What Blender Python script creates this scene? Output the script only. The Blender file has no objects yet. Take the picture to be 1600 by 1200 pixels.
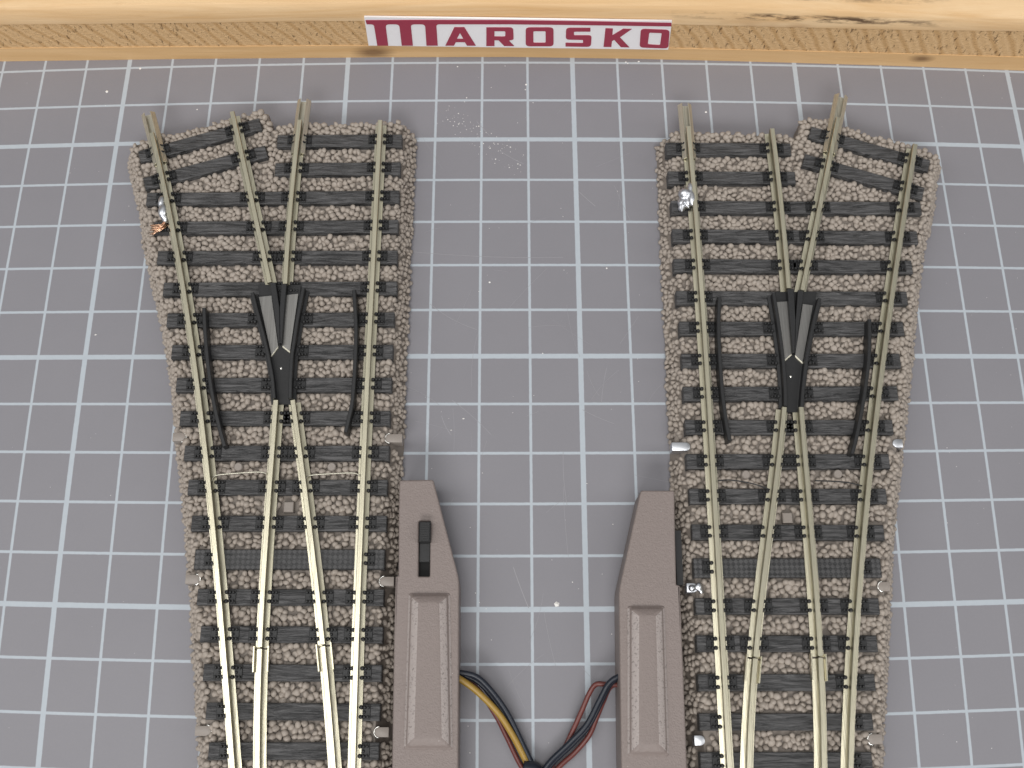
import bpy, bmesh, math, random
import numpy as np
from mathutils import Vector, Matrix, Euler, Quaternion

random.seed(7)
rng = np.random.default_rng(7)
S = bpy.context.scene
COL = S.collection

# ------------------------------------------------------------------ camera, world, lamp, exposure (1 unit = 1 cm)
CAM_LOC = Vector((-1.588079, -7.471766, 20.149473))
CAM_ROT = Euler((0.329205, -0.009328, -0.003860), 'XYZ')
F_PX = 1645.84
cd = bpy.data.cameras.new('camera'); cam = bpy.data.objects.new('camera', cd); COL.objects.link(cam)
cam.location = CAM_LOC; cam.rotation_euler = CAM_ROT
cd.sensor_fit = 'HORIZONTAL'; cd.sensor_width = 36.0; cd.lens = F_PX / 1600 * 36
cd.clip_start = 0.1; cd.clip_end = 2000
S.camera = cam

W = bpy.data.worlds.new('World'); S.world = W; W.use_nodes = True
wn = W.node_tree.nodes
wb = wn.get('Background') or wn.new('ShaderNodeBackground')
wb.inputs[0].default_value = (0.96, 0.98, 1.0, 1); wb.inputs[1].default_value = 0.21

def lamp(name, loc, aim, sx, sy, power, col):
    ld = bpy.data.lights.new(name, 'AREA'); ld.shape = 'RECTANGLE'; ld.size = sx; ld.size_y = sy
    ld.energy = power; ld.color = col
    lo = bpy.data.objects.new(name, ld); COL.objects.link(lo); lo.location = loc
    d = Vector(aim) - Vector(loc); lo.rotation_euler = d.to_track_quat('-Z', 'Y').to_euler()
    return lo
lamp('area_lamp', (-18, -24, 150), (0, 0, 0), 110, 46, 86000, (1.0, 0.99, 0.965))
lamp('area_lamp', (-25, -165, 150), (0, 0, 0), 120, 56, 285000, (1.0, 0.99, 0.965))
lamp('area_lamp', (0, 80, 150), (0, 0, 0), 130, 80, 13000, (1.0, 0.985, 0.95))  # added fill, unseen: only brightens reflections on the far rails
lamp('area_lamp', (-120, -10, 120), (0, 0, 0), 60, 110, 66000, (1.0, 0.99, 0.97))
lamp('area_lamp', (125, -20, 120), (0, 0, 0), 60, 110, 56000, (1.0, 0.99, 0.97))

vs = S.view_settings
vs.view_transform = 'Standard'; vs.look = 'None'; vs.exposure = 0.0; vs.gamma = 1.0
S.render.engine = 'CYCLES'

# ------------------------------------------------------------------ helpers
RM = CAM_ROT.to_matrix()
def ray(px, py):
    return RM @ Vector(((px - 800) / F_PX, -(py - 600) / F_PX, -1.0))
def at(px, py, z=0.0):
    """real position, at height z, of a point measured in the photograph"""
    d = ray(px, py); t = (z - CAM_LOC.z) / d.z
    return CAM_LOC + d * t
def on_front(px, py, y):
    d = ray(px, py); t = (y - CAM_LOC.y) / d.y
    return CAM_LOC + d * t

def tag(o, label=None, cat=None, group=None, kind=None):
    if label: o['label'] = label
    if cat: o['category'] = cat
    if group: o['group'] = group
    if kind: o['kind'] = kind
    return o
def thing(name, label, cat, loc, group=None):
    o = bpy.data.objects.new(name, None); COL.objects.link(o); o.location = loc
    o.empty_display_size = 0.5
    return tag(o, label, cat, group)

class MB:
    def __init__(s): s.v = []; s.f = []
    def add(s, vs, fs):
        n = len(s.v); s.v += [tuple(v) for v in vs]; s.f += [tuple(i + n for i in f) for f in fs]
    def box(s, c, sx, sy, sz, ang=0.0, ch=0.0):
        """box standing on c, chamfered top edge"""
        ca, sa = math.cos(ang), math.sin(ang); c = Vector(c)
        def p(x, y, z): return (c.x + x * ca - y * sa, c.y + x * sa + y * ca, c.z + z)
        hx, hy = sx / 2, sy / 2
        L = [[(-hx, -hy), (hx, -hy), (hx, hy), (-hx, hy)]] * 2
        zs = [0, sz - ch]
        if ch > 0:
            L = L + [[(-hx + ch, -hy + ch), (hx - ch, -hy + ch), (hx - ch, hy - ch), (-hx + ch, hy - ch)]]; zs.append(sz)
        vs = [p(x, y, z) for r, z in zip(L, zs) for x, y in r]
        fs = [(3, 2, 1, 0)]
        for k in range(len(zs) - 1):
            a = 4 * k
            for i in range(4):
                j = (i + 1) % 4; fs.append((a + i, a + j, a + 4 + j, a + 4 + i))
        t = 4 * (len(zs) - 1); fs.append((t, t + 1, t + 2, t + 3))
        s.add(vs, fs)
    def dome(s, c, r, h, n=8):
        c = Vector(c); vs = []; fs = []
        for k, (rr, zz) in enumerate(((1, 0), (.92, .55), (.6, .9))):
            vs += [(c.x + r * rr * math.cos(2 * math.pi * i / n), c.y + r * rr * math.sin(2 * math.pi * i / n), c.z + h * zz) for i in range(n)]
        vs.append((c.x, c.y, c.z + h))
        for k in range(2):
            for i in range(n):
                j = (i + 1) % n; fs.append((k * n + i, k * n + j, k * n + n + j, k * n + n + i))
        for i in range(n): fs.append((2 * n + i, 2 * n + (i + 1) % n, 3 * n))
        fs.append(tuple(range(n - 1, -1, -1)))
        s.add(vs, fs)
    def loft(s, path, prof, cap=True, scale=None):
        """sweep closed profile [(side, up)] along a path, kept upright"""
        n = len(prof); vs = []; fs = []
        for i, p in enumerate(path):
            a = path[max(0, i - 1)]; b = path[min(len(path) - 1, i + 1)]
            t = (Vector(b) - Vector(a)); t.z = 0; t.normalize(); side = Vector((t.y, -t.x, 0))
            k = scale[i] if scale else 1.0
            for u, w in prof: vs.append(Vector(p) + side * u * k + Vector((0, 0, w)))
        for i in range(len(path) - 1):
            for q in range(n):
                r = (q + 1) % n
                fs.append((i * n + q, i * n + r, (i + 1) * n + r, (i + 1) * n + q))
        if cap:
            fs.append(tuple(range(n - 1, -1, -1))); m = (len(path) - 1) * n
            fs.append(tuple(m + q for q in range(n)))
        s.add(vs, fs)
    def tube(s, path, r, n=10):
        vs = []; fs = []
        for i, p in enumerate(path):
            t = (Vector(path[min(len(path) - 1, i + 1)]) - Vector(path[max(0, i - 1)])).normalized()
            a = t.cross(Vector((0, 0, 1)));
            if a.length < 1e-3: a = Vector((1, 0, 0))
            a.normalize(); b = a.cross(t)
            rr = r[i] if isinstance(r, (list, tuple)) else r
            for q in range(n):
                w = 2 * math.pi * q / n; vs.append(Vector(p) + a * math.cos(w) * rr + b * math.sin(w) * rr)
        for i in range(len(path) - 1):
            for q in range(n):
                k = (q + 1) % n; fs.append((i * n + q, i * n + k, (i + 1) * n + k, (i + 1) * n + q))
        fs.append(tuple(range(n - 1, -1, -1))); m = (len(path) - 1) * n; fs.append(tuple(m + q for q in range(n)))
        s.add(vs, fs)
    def prism(s, poly, z0, z1):
        """upright prism over a world-space polygon"""
        n = len(poly); a = sum(poly[i][0] * poly[(i + 1) % n][1] - poly[(i + 1) % n][0] * poly[i][1] for i in range(n))
        if a < 0: poly = poly[::-1]
        vs = [(p[0], p[1], z0) for p in poly] + [(p[0], p[1], z1) for p in poly]
        fs = [tuple(range(n - 1, -1, -1)), tuple(range(n, 2 * n))] + [(i, (i + 1) % n, n + (i + 1) % n, n + i) for i in range(n)]
        s.add(vs, fs)
    def build(s, name, mat, parent=None, smooth=False, bevel=0.0, auto=None):
        me = bpy.data.meshes.new(name)
        off = parent_loc(parent)
        me.from_pydata([(v[0] - off[0], v[1] - off[1], v[2] - off[2]) for v in s.v], [], s.f)
        bm = bmesh.new(); bm.from_mesh(me)
        bmesh.ops.recalc_face_normals(bm, faces=bm.faces)
        if bevel > 0:
            es = [e for e in bm.edges if len(e.link_faces) == 2 and e.calc_face_angle() > 0.6]
            bmesh.ops.bevel(bm, geom=es, offset=bevel, segments=2, profile=0.5, affect='EDGES', clamp_overlap=True)
        bm.to_mesh(me); bm.free()
        if smooth or auto:
            me.polygons.foreach_set('use_smooth', [True] * len(me.polygons))
            if auto: me.set_sharp_from_angle(angle=auto)
        return link(name, me, mat, parent)
def parent_loc(parent):
    o = Vector((0, 0, 0))
    while parent is not None:
        o += parent.location; parent = parent.parent
    return o
def link(name, me, mat, parent=None):
    o = bpy.data.objects.new(name, me); COL.objects.link(o)
    if mat is not None:
        me.materials.clear(); me.materials.append(mat)
    o.parent = parent
    return o
def spline(pts, n=8):
    """Catmull-Rom through points"""
    P = [Vector(p) for p in pts]; P = [2 * P[0] - P[1]] + P + [2 * P[-1] - P[-2]]; out = []
    for i in range(1, len(P) - 2):
        a, b, c, d = P[i - 1:i + 3]
        for k in range(n):
            t = k / n
            out.append(0.5 * ((2 * b) + (c - a) * t + (2 * a - 5 * b + 4 * c - d) * t * t + (3 * b - a - 3 * c + d) * t ** 3))
    out.append(P[-2]); return out
def fillet(poly, r, n=4):
    out = []; m = len(poly)
    for i in range(m):
        p = Vector(poly[i][:2]); rr = poly[i][2] if len(poly[i]) > 2 else r
        a = Vector(poly[i - 1][:2]) - p; b = Vector(poly[(i + 1) % m][:2]) - p
        q = min(rr, a.length * .48, b.length * .48)
        if q <= 1e-6: out.append((p.x, p.y)); continue
        A = p + a.normalized() * q; B = p + b.normalized() * q
        for k in range(n + 1):
            t = k / n; w = A * (1 - t) ** 2 + p * 2 * t * (1 - t) + B * t * t; out.append((w.x, w.y))
    return out
def filled_curve(polys, depth, bevel=0.0, res=2):
    """mesh of closed outlines (holes allowed), lying in its own xy plane, thickness = depth"""
    cu = bpy.data.curves.new('outline', 'CURVE'); cu.dimensions = '2D'; cu.fill_mode = 'BOTH'
    cu.extrude = max(depth / 2 - bevel, 0); cu.bevel_depth = bevel; cu.bevel_resolution = res; cu.offset = -bevel
    for poly in polys:
        sp = cu.splines.new('POLY'); sp.points.add(len(poly) - 1); sp.use_cyclic_u = True
        for i, p in enumerate(poly): sp.points[i].co = (p[0], p[1], 0, 1)
    o = bpy.data.objects.new('outline', cu); COL.objects.link(o)
    dg = bpy.context.evaluated_depsgraph_get()
    me = bpy.data.meshes.new_from_object(o.evaluated_get(dg))
    bpy.data.objects.remove(o); bpy.data.curves.remove(cu)
    return me

# ------------------------------------------------------------------ materials
class NT:
    def __init__(s, name):
        s.m = bpy.data.materials.new(name); s.m.use_nodes = True; s.t = s.m.node_tree; s.t.nodes.clear()
        s.o = s.n('ShaderNodeOutputMaterial'); s.b = s.n('ShaderNodeBsdfPrincipled'); s.l(s.b, 0, s.o, 0)
    def n(s, t, **k):
        x = s.t.nodes.new(t)
        for a, v in k.items(): setattr(x, a, v)
        return x
    def l(s, a, i, b, j): s.t.links.new(a.outputs[i], b.inputs[j])
    def val(s, v, b, j): b.inputs[j].default_value = v
    def math(s, op, a, b=None, c=None):
        x = s.n('ShaderNodeMath', operation=op)
        for i, v in enumerate((a, b, c)):
            if v is None: continue
            if isinstance(v, (int, float)): x.inputs[i].default_value = v
            else: s.t.links.new(v, x.inputs[i])
        return x.outputs[0]
    def coord(s, kind='Object', scale=(1, 1, 1), rot=(0, 0, 0)):
        tc = s.n('ShaderNodeTexCoord'); mp = s.n('ShaderNodeMapping')
        s.l(tc, kind, mp, 0); mp.inputs['Scale'].default_value = scale; mp.inputs['Rotation'].default_value = rot
        return mp.outputs[0]
    def noise(s, vec, scale, detail=3, rough=.55, dist=0.0):
        x = s.n('ShaderNodeTexNoise'); s.t.links.new(vec, x.inputs['Vector'])
        x.inputs['Scale'].default_value = scale; x.inputs['Detail'].default_value = detail
        x.inputs['Roughness'].default_value = rough; x.inputs['Distortion'].default_value = dist
        return x.outputs[0]
    def ramp(s, fac, stops):
        x = s.n('ShaderNodeValToRGB'); s.t.links.new(fac, x.inputs[0]); e = x.color_ramp.elements
        while len(e) < len(stops): e.new(0.5)
        for q, (p, c) in zip(e, stops): q.position = p; q.color = (*c, 1) if len(c) == 3 else c
        return x.outputs[0]
    def mix(s, fac, a, b, mode='MIX'):
        x = s.n('ShaderNodeMix', data_type='RGBA', blend_type=mode)
        for i, v in ((0, fac), (6, a), (7, b)):
            if isinstance(v, (int, float)): x.inputs[i].default_value = v
            elif isinstance(v, tuple): x.inputs[i].default_value = (*v, 1)
            else: s.t.links.new(v, x.inputs[i])
        return x.outputs[2]
    def bump(s, h, strength, dist):
        x = s.n('ShaderNodeBump'); x.inputs['Strength'].default_value = strength; x.inputs['Distance'].default_value = dist
        s.t.links.new(h, x.inputs['Height']); s.l(x, 0, s.b, 'Normal')
    def set(s, col=None, rough=None, metal=None, spec=None):
        for k, v in (('Base Color', col), ('Roughness', rough), ('Metallic', metal), ('Specular IOR Level', spec)):
            if v is None: continue
            if isinstance(v, tuple): s.b.inputs[k].default_value = (*v, 1)
            elif isinstance(v, (int, float)): s.b.inputs[k].default_value = v
            else: s.t.links.new(v, s.b.inputs[k])

def mat_plastic(name, col, rough, spec=.5, nscale=30, bump=0.15, bdist=0.01, var=.12):
    m = NT(name); v = m.coord(); f = m.noise(v, nscale, 4)
    c = m.mix(f, tuple(x * (1 - var) for x in col), tuple(x * (1 + var) for x in col))
    m.set(c, rough, 0.0, spec); m.bump(f, bump, bdist)
    return m.m
def mat_metal(name, col, rough, tint, stretch=None, metal=1.0):
    m = NT(name); v = m.coord(scale=stretch or (22, .35, 22)); f = m.noise(v, 1.6, 5, .65)
    g = m.noise(m.coord(), 1.3, 2)
    c = m.mix(g, col, tint); c2 = m.mix(m.math('MULTIPLY', m.ramp(f, [(.40, (0, 0, 0)), (.66, (1, 1, 1))]), .55 if stretch is None else .15), c, tuple(x * .5 for x in col))
    r = m.math('MULTIPLY_ADD', f, .22, rough - .08)
    m.set(c2, r, metal); m.bump(f, .25 if stretch is None else 0.0, .01)
    return m.m

def make_mat_surface():
    m = NT('cutting_mat_vinyl'); uv = m.n('ShaderNodeUVMap', uv_map='grid'); sp = m.n('ShaderNodeSeparateXYZ'); m.l(uv, 0, sp, 0)
    nz = m.noise(m.coord(), 9, 3)
    def axis(out):
        out = m.math('ADD', out, m.math('MULTIPLY', m.math('SUBTRACT', nz, .5), .012))
        k = m.math('ROUND', out); d = m.math('ABSOLUTE', m.math('SUBTRACT', out, k))
        k5 = m.math('MULTIPLY', m.math('ROUND', m.math('DIVIDE', k, 5.0)), 5.0)
        heavy = m.math('LESS_THAN', m.math('ABSOLUTE', m.math('SUBTRACT', k, k5)), .5)
        hw = m.math('MULTIPLY_ADD', heavy, .024, .0262)
        e = m.math('DIVIDE', m.math('SUBTRACT', hw, d), .012)
        return m.math('MINIMUM', m.math('MAXIMUM', m.math('ADD', e, .5), 0.0), 1.0)
    a, b = axis(sp.outputs[0]), axis(sp.outputs[1])
    line = m.math('MAXIMUM', a, b)
    oc = m.coord()
    big = m.noise(oc, .35, 4, .6); fine = m.noise(oc, 22, 4, .7)
    base = m.mix(big, (.198, .192, .211), (.234, .227, .246))
    base = m.mix(m.math('MULTIPLY', fine, .35), base, (.176, .172, .19))
    wear = m.noise(oc, 6, 5, .7)
    lc = m.mix(wear, (.37, .41, .455), (.435, .475, .515))
    col = m.mix(m.math('MULTIPLY', line, .96), base, lc)
    m.set(col, m.math('MULTIPLY_ADD', fine, .15, .43), 0.0, .42)
    h = m.math('ADD', fine, m.math('MULTIPLY', m.noise(oc, 70, 2), .5))
    m.bump(h, .10, .004)
    return m.m

def make_ballast():
    m = NT('ballast_plastic'); v = m.coord(); a = m.noise(v, 11, 3, .7); b = m.noise(v, 45, 3); g = m.noise(v, .6, 2)
    c = m.mix(a, (.258, .218, .184), (.375, .325, .282)); c = m.mix(m.math('MULTIPLY', g, .25), c, (.33, .295, .265))
    m.set(c, m.math('MULTIPLY_ADD', b, .2, .42), 0.0, .38); m.bump(b, .25, .006)
    return m.m
def make_sleeper(kind='grain'):
    m = NT('sleeper_plastic_' + kind)
    v = m.coord(scale=(.9, 9, 4)); f = m.noise(v, 1.9, 4, .65, .9); g = m.noise(m.coord(), 14, 3)
    f = m.ramp(f, [(.36, (0, 0, 0)), (.64, (1, 1, 1))])
    if kind == 'grain': h = m.math('ADD', f, m.math('MULTIPLY', g, .15))
    else:
        ck = m.n('ShaderNodeTexChecker'); cv = m.coord(scale=(1, 1, 1), rot=(0, 0, .785)); m.t.links.new(cv, ck.inputs[0]); ck.inputs['Scale'].default_value = 15
        h = m.math('ADD', ck.outputs[1], m.math('MULTIPLY', g, .5))
    if kind != 'grain': f = m.math('MULTIPLY_ADD', ck.outputs[1], .45, m.math('MULTIPLY', f, .3))
    c = m.mix(f, (.022, .022, .023), (.10, .098, .10))
    m.set(c, m.math('MULTIPLY_ADD', f, .25, .40), 0.0, .34); m.bump(h, .6 if kind == 'grain' else .8, .03)
    return m.m
def make_wood(name, light, dark, kind='face'):
    m = NT(name)
    if kind == 'core':
        v = m.coord(scale=(1.0, 1.0, 1.0), rot=(0, math.radians(32), 0))
        w = m.n('ShaderNodeTexWave', wave_type='BANDS', bands_direction='X'); m.t.links.new(v, w.inputs[0])
        w.inputs['Scale'].default_value = .95; w.inputs['Distortion'].default_value = 7.0; w.inputs['Detail'].default_value = 4; w.inputs['Detail Scale'].default_value = .33; w.inputs['Detail Roughness'].default_value = .62
        f = m.noise(m.coord(scale=(5, 5, 9)), 3.0, 5, .7)
        pits = m.ramp(m.noise(m.coord(scale=(9, 6, 2.5), rot=(0, .8, 0)), 1.9, 3, .7), [(.0, (0, 0, 0)), (.60, (0, 0, 0)), (.72, (1, 1, 1))])
        lines = m.ramp(w.outputs[1], [(.0, (.8, .8, .8)), (.20, (.35, .35, .35)), (.5, (0, 0, 0)), (1, (.3, .3, .3))])
        c = m.mix(lines, light, dark); c = m.mix(m.math('MULTIPLY', f, .40), c, tuple(x * .78 for x in light))
        c = m.mix(m.math('MULTIPLY', pits, .75), c, (.16, .075, .028))
        m.set(c, .75, 0.0, .25); m.bump(m.math('SUBTRACT', f, pits), .7, .06)
    else:
        v = m.coord(scale=(.10, .9, 1.7)); f = m.noise(v, 1.5, 5, .55, 1.2)
        g = m.noise(m.coord(scale=(.6, 9, 14)), 1.6, 4, .6)
        c = m.mix(m.ramp(f, [(.35, (0, 0, 0)), (.70, (1, 1, 1))]), light, dark)
        c = m.mix(m.math('MULTIPLY', g, .3), c, tuple(x * .78 for x in light))
        if kind == 'top':       # dark bark-edged knots along the upper arris
            oc = m.n('ShaderNodeTexCoord'); st = m.n('ShaderNodeSeparateXYZ'); m.l(oc, 'Object', st, 0)
            X, Y, Z = st.outputs
            kn = m.noise(m.coord(scale=(.55, 2.2, 2.2)), 1.6, 5, .75)
            band = m.math('SUBTRACT', 1.0, m.math('ABSOLUTE', m.math('DIVIDE', m.math('SUBTRACT', X, 5.0), 3.0)))
            edge = m.math('SUBTRACT', 1.0, m.math('DIVIDE', m.math('ABSOLUTE', m.math('ADD', m.math('SUBTRACT', Z, BARK_Z), m.math('MULTIPLY', m.math('SUBTRACT', Y, BARK_Y), -.35))), .13))
            msk = m.math('MULTIPLY', m.math('MAXIMUM', band, 0.0), m.math('MAXIMUM', edge, 0.0))
            msk = m.math('MULTIPLY', m.math('POWER', msk, .45), m.ramp(kn, [(.47, (0, 0, 0)), (.62, (1, 1, 1))]))
            c = m.mix(m.math('MINIMUM', m.math('MULTIPLY', msk, 1.3), .92), c, (.07, .035, .018))
            kb = m.noise(m.coord(scale=(.35, 1, .8)), 1.0, 3, .6)
            c = m.mix(m.math('MULTIPLY', m.ramp(kb, [(.60, (0, 0, 0)), (.72, (1, 1, 1))]), .55), c, (.36, .17, .06))
        if kind == 'bottom':    # two small knots
            oc = m.n('ShaderNodeTexCoord'); st = m.n('ShaderNodeSeparateXYZ'); m.l(oc, 'Object', st, 0)
            for kx, kz, rx, rz in KNOTS:
                dx = m.math('DIVIDE', m.math('SUBTRACT', st.outputs[0], kx), rx); dz = m.math('DIVIDE', m.math('SUBTRACT', st.outputs[2], kz), rz)
                r = m.math('SQRT', m.math('ADD', m.math('MULTIPLY', dx, dx), m.math('MULTIPLY', dz, dz)))
                r = m.math('ADD', r, m.math('MULTIPLY', m.math('SUBTRACT', g, .5), .6))
                k = m.math('MINIMUM', m.math('MAXIMUM', m.math('SUBTRACT', 1.0, r), 0.0), .75)
                c = m.mix(k, c, (.14, .065, .025))
        m.set(c, .55, 0.0, .35); m.bump(g, .25, .03)
    return m.m

# ------------------------------------------------------------------ the cutting mat (setting)
CX = [-0.02687, -0.01169, 0.03678, -0.0059, 0.00044, 9.72403, 0.01559, 0.2711, -0.04207, 0.08907, -0.01871, -0.00203, 0.29191, -0.04149, -0.0029]
CY = [-0.01251, 9.77049, 0.03622, 0.2565, -0.04312, -0.00471, 0.04855, -0.01435, -0.00193, 0.01327, 0.29145, -0.04667, 0.00161, -0.00302, 0.00348]
def grid_uv(x, y):      # the printed grid is very slightly stretched to imitate lens distortion
    xc = min(max(x, -13.5), 11.3); yc = min(max(y, -8.6), 7.8); X, Y = xc / 10, yc / 10; u = v = 0.0; k = 0
    for i in range(5):
        for j in range(5 - i):
            q = X ** i * Y ** j; u += CX[k] * q; v += CY[k] * q; k += 1
    return u + (x - xc), v + (y - yc)
def build_mat():
    x0, x1, y0, y1, nx, ny = -30.0, 28.0, -26.0, 15.0, 116, 82
    mb = MB(); T = 0.3
    vs = [(x0 + (x1 - x0) * i / nx, y0 + (y1 - y0) * j / ny, 0) for j in range(ny + 1) for i in range(nx + 1)]
    fs = [(j * (nx + 1) + i, j * (nx + 1) + i + 1, (j + 1) * (nx + 1) + i + 1, (j + 1) * (nx + 1) + i) for j in range(ny) for i in range(nx)]
    n = len(vs); vs += [(x0, y0, -T), (x1, y0, -T), (x1, y1, -T), (x0, y1, -T)]
    b = [i for i in range(nx + 1)]; r = [j * (nx + 1) + nx for j in range(ny + 1)]; t = [ny * (nx + 1) + i for i in range(nx, -1, -1)]; l = [j * (nx + 1) for j in range(ny, -1, -1)]
    fs += [tuple(b[::-1]) + (n, n + 1), tuple(r[::-1]) + (n + 1, n + 2), tuple(t[::-1]) + (n + 2, n + 3), tuple(l[::-1]) + (n + 3, n), (n + 3, n + 2, n + 1, n)]
    me = bpy.data.meshes.new('cutting_mat'); me.from_pydata(vs, [], fs)
    uv = me.uv_layers.new(name='grid'); co = [grid_uv(v[0], v[1]) for v in vs]
    for lp in me.loops: uv.data[lp.index].uv = co[lp.vertex_index]
    tag(link('cutting_mat', me, make_mat_surface()), 'grey cutting mat printed with a pale centimetre grid', 'cutting mat', None, 'structure')
build_mat()

# ------------------------------------------------------------------ wooden board along the far edge
BASE = [(-300, 110), (0, 96), (300, 92), (600, 89.5), (800, 89), (1000, 92), (1200, 97), (1400, 103), (1600, 110.5), (1900, 124)]
TOPE = [(-300, 24), (0, 15), (300, 10), (600, 7.5), (800, 8), (1000, 11), (1200, 17), (1400, 25), (1600, 30), (1900, 40)]
LAY1 = [(-300, 44), (0, 39), (300, 36), (600, 32), (800, 33), (1000, 37), (1200, 42), (1400, 47), (1600, 49), (1900, 55)]
LAY2 = [(-300, 86), (0, 76), (300, 73), (600, 71), (800, 72), (1000, 74.5), (1200, 79), (1400, 84), (1600, 90), (1900, 100)]
def interp(T, x): return float(np.interp(x, [t[0] for t in T], [t[1] for t in T]))
def board_pt(px):
    b = at(px, interp(BASE, px), 0.0)
    hs = [on_front(px, interp(T, px), b.y).z for T in (LAY2, LAY1, TOPE)]
    return b, hs
PXS = list(range(-300, 1901, 50))
BP = [board_pt(p) for p in PXS]
_b, _h = board_pt(1150); BARK_Z = _h[2] - .22; BARK_Y = _b.y
def knot(px, py, rx, rz):
    b, h = board_pt(px); q = on_front(px, py, b.y); return (q.x, q.z, rx, rz)
KNOTS = [knot(583, 82, .55, .28), knot(1440, 92, .35, .16)]
board = thing('wooden_board', 'pale three-layer wooden board along the top of the mat, dark flaws on its edge', 'board', (0, 0, 0))
def layer(name, mat, lo, hi, dy=0.0, ch=0.0, depth=6.0):
    mb = MB(); vs = []; fs = []; n = 5 if ch else 4
    for b, hs in BP:
        z = [0.0] + hs; z0, z1 = z[lo], z[hi]; y = b.y + dy
        if ch: vs += [(b.x, y, z0), (b.x, y, z1 - ch), (b.x, y + ch * .7, z1), (b.x, b.y + depth, z1), (b.x, b.y + depth, z0)]
        else: vs += [(b.x, y, z0), (b.x, y, z1), (b.x, b.y + depth, z1), (b.x, b.y + depth, z0)]
    for i in range(len(BP) - 1):
        for q in range(n):
            r = (q + 1) % n; fs.append((i * n + q, i * n + r, (i + 1) * n + r, (i + 1) * n + q))
    m = (len(BP) - 1) * n; fs += [tuple(range(n)), tuple(range(m + n - 1, m - 1, -1))]
    mb.add(vs, fs); return mb.build(name, mat, board, auto=.7)
layer('bottom_layer', make_wood('board_wood_lower', (.76, .50, .255), (.64, .39, .17), 'bottom'), 0, 1)
layer('core_layer', make_wood('board_wood_core', (.80, .535, .285), (.56, .32, .13), 'core'), 1, 2, .012)
layer('top_layer', make_wood('board_wood_upper', (.80, .57, .335), (.63, .37, .155), 'top'), 2, 3, 0.0, .10)

# ------------------------------------------------------------------ the printed sign stuck on the board
M_WHITE = mat_plastic('sign_white', (.88, .86, .88), .4, .4, 20, .05, .005, .03)
M_RED = mat_plastic('sign_maroon', (.34, .040, .075), .45, .4, 40, .05, .004, .08)
def build_sign():
    corners = [(576, 70), (1044, 76.5), (1050, 32), (569, 25.5)]
    yb = {p: board_pt(p[0])[0].y for p in corners}
    P = [on_front(c[0], c[1], yb[c] - .03) for c in corners]
    O = P[0]; ux = (P[1] - P[0]).normalized(); nrm = ux.cross((P[3] - P[0])).normalized(); uy = nrm.cross(ux)
    if nrm.y > 0: nrm = -nrm
    root = thing('name_sign', 'white sign with maroon MAROSKO lettering on the front of the wooden board', 'sign', O)
    def loc(px, py):
        d = ray(px, py); t = (O - CAM_LOC).dot(nrm) / d.dot(nrm); q = CAM_LOC + d * t - O
        return (q.dot(ux), q.dot(uy))
    Mx = Matrix((ux, uy, nrm if ux.cross(uy).dot(nrm) > 0 else ux.cross(uy))).transposed().to_4x4()
    fac = 1 if ux.cross(uy).dot(nrm) > 0 else -1
    me = filled_curve([[loc(*c) for c in corners]], .04); me.transform(Mx)
    link('sign_plate', me, M_WHITE, root)
    A = lambda x, y: loc(540 + x / 6.154, y / 6.154)      # measured on two enlargements of the sign
    B = lambda x, y: loc(780 + x / 5.0, y / 5.0)
    C = lambda x, y: loc(500 + x / 2.6667, y / 2.6667)
    def put(name, polys, z):
        me = filled_curve(polys, .012); me.transform(Matrix.Translation((0, 0, fac * z))); me.transform(Mx)
        return link(name, me, M_RED, root)
    def F(fn, pts, r=0.0): return fillet([(*fn(p[0], p[1]), (p[2] if len(p) > 2 else r)) for p in pts], r)
    z = .027
    em = [(*A(192, 185), 0), (*A(700, 182), 0), (*A(1560, 184), 0), (*B(700, 158), 0), (*B(1345, 171), 0), (*B(1345, 197), 0), (*B(600, 186), 0), (*A(1560, 222), 0), (*A(872, 222), .07),
          (*A(886, 428), 0), (*A(778, 428), 0), (*A(764, 222), .09), (*A(626, 222), .09), (*A(648, 428), 0), (*A(540, 428), 0), (*A(516, 222), .09), (*A(384, 222), .09),
          (*A(410, 428), 0), (*A(305, 428), 0), (*A(272, 222), .09), (*A(204, 222), 0)]
    put('letter_m', [fillet(em, 0)], z)
    put('letter_a', [F(A, [(960, 428), (1046, 252), (1142, 252), (1252, 428), (1168, 428), (1147, 394), (1060, 394), (1042, 428)]), F(A, [(1068, 364), (1100, 306), (1134, 364)])], z)
    put('letter_r', [F(C, [(693, 110), (805, 110, .09), (807, 161, .08), (786, 164), (809, 187), (768, 187), (744, 163), (727, 163), (727, 187), (693, 187)]),
                     F(C, [(727, 125), (772, 125, .03), (772, 148, .03), (727, 148)])], z)
    put('letter_o', [F(C, [(857, 110), (973, 110), (973, 188), (857, 188)], .10), F(C, [(889, 125), (940, 125), (940, 174), (889, 174)], .03)], z)
    put('letter_s', [F(B, [(712, 210), (712, 238), (584, 238, .02), (584, 268, .02), (722, 268, .08), (716, 357, .10), (518, 354), (518, 327), (655, 329, .02), (655, 303, .02), (520, 300, .08), (522, 209, .10)])], z)
    put('letter_k', [F(B, [(830, 213), (888, 215), (884, 268), (968, 217), (1035, 218), (942, 283), (1016, 361), (950, 359), (898, 302), (881, 312), (876, 358), (815, 357)])], z)
    put('letter_o', [F(B, [(1106, 217), (1332, 226), (1320, 370), (1096, 362)], .10), F(B, [(1172, 246), (1270, 249), (1256, 345), (1160, 338)], .03)], z)
build_sign()

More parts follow.
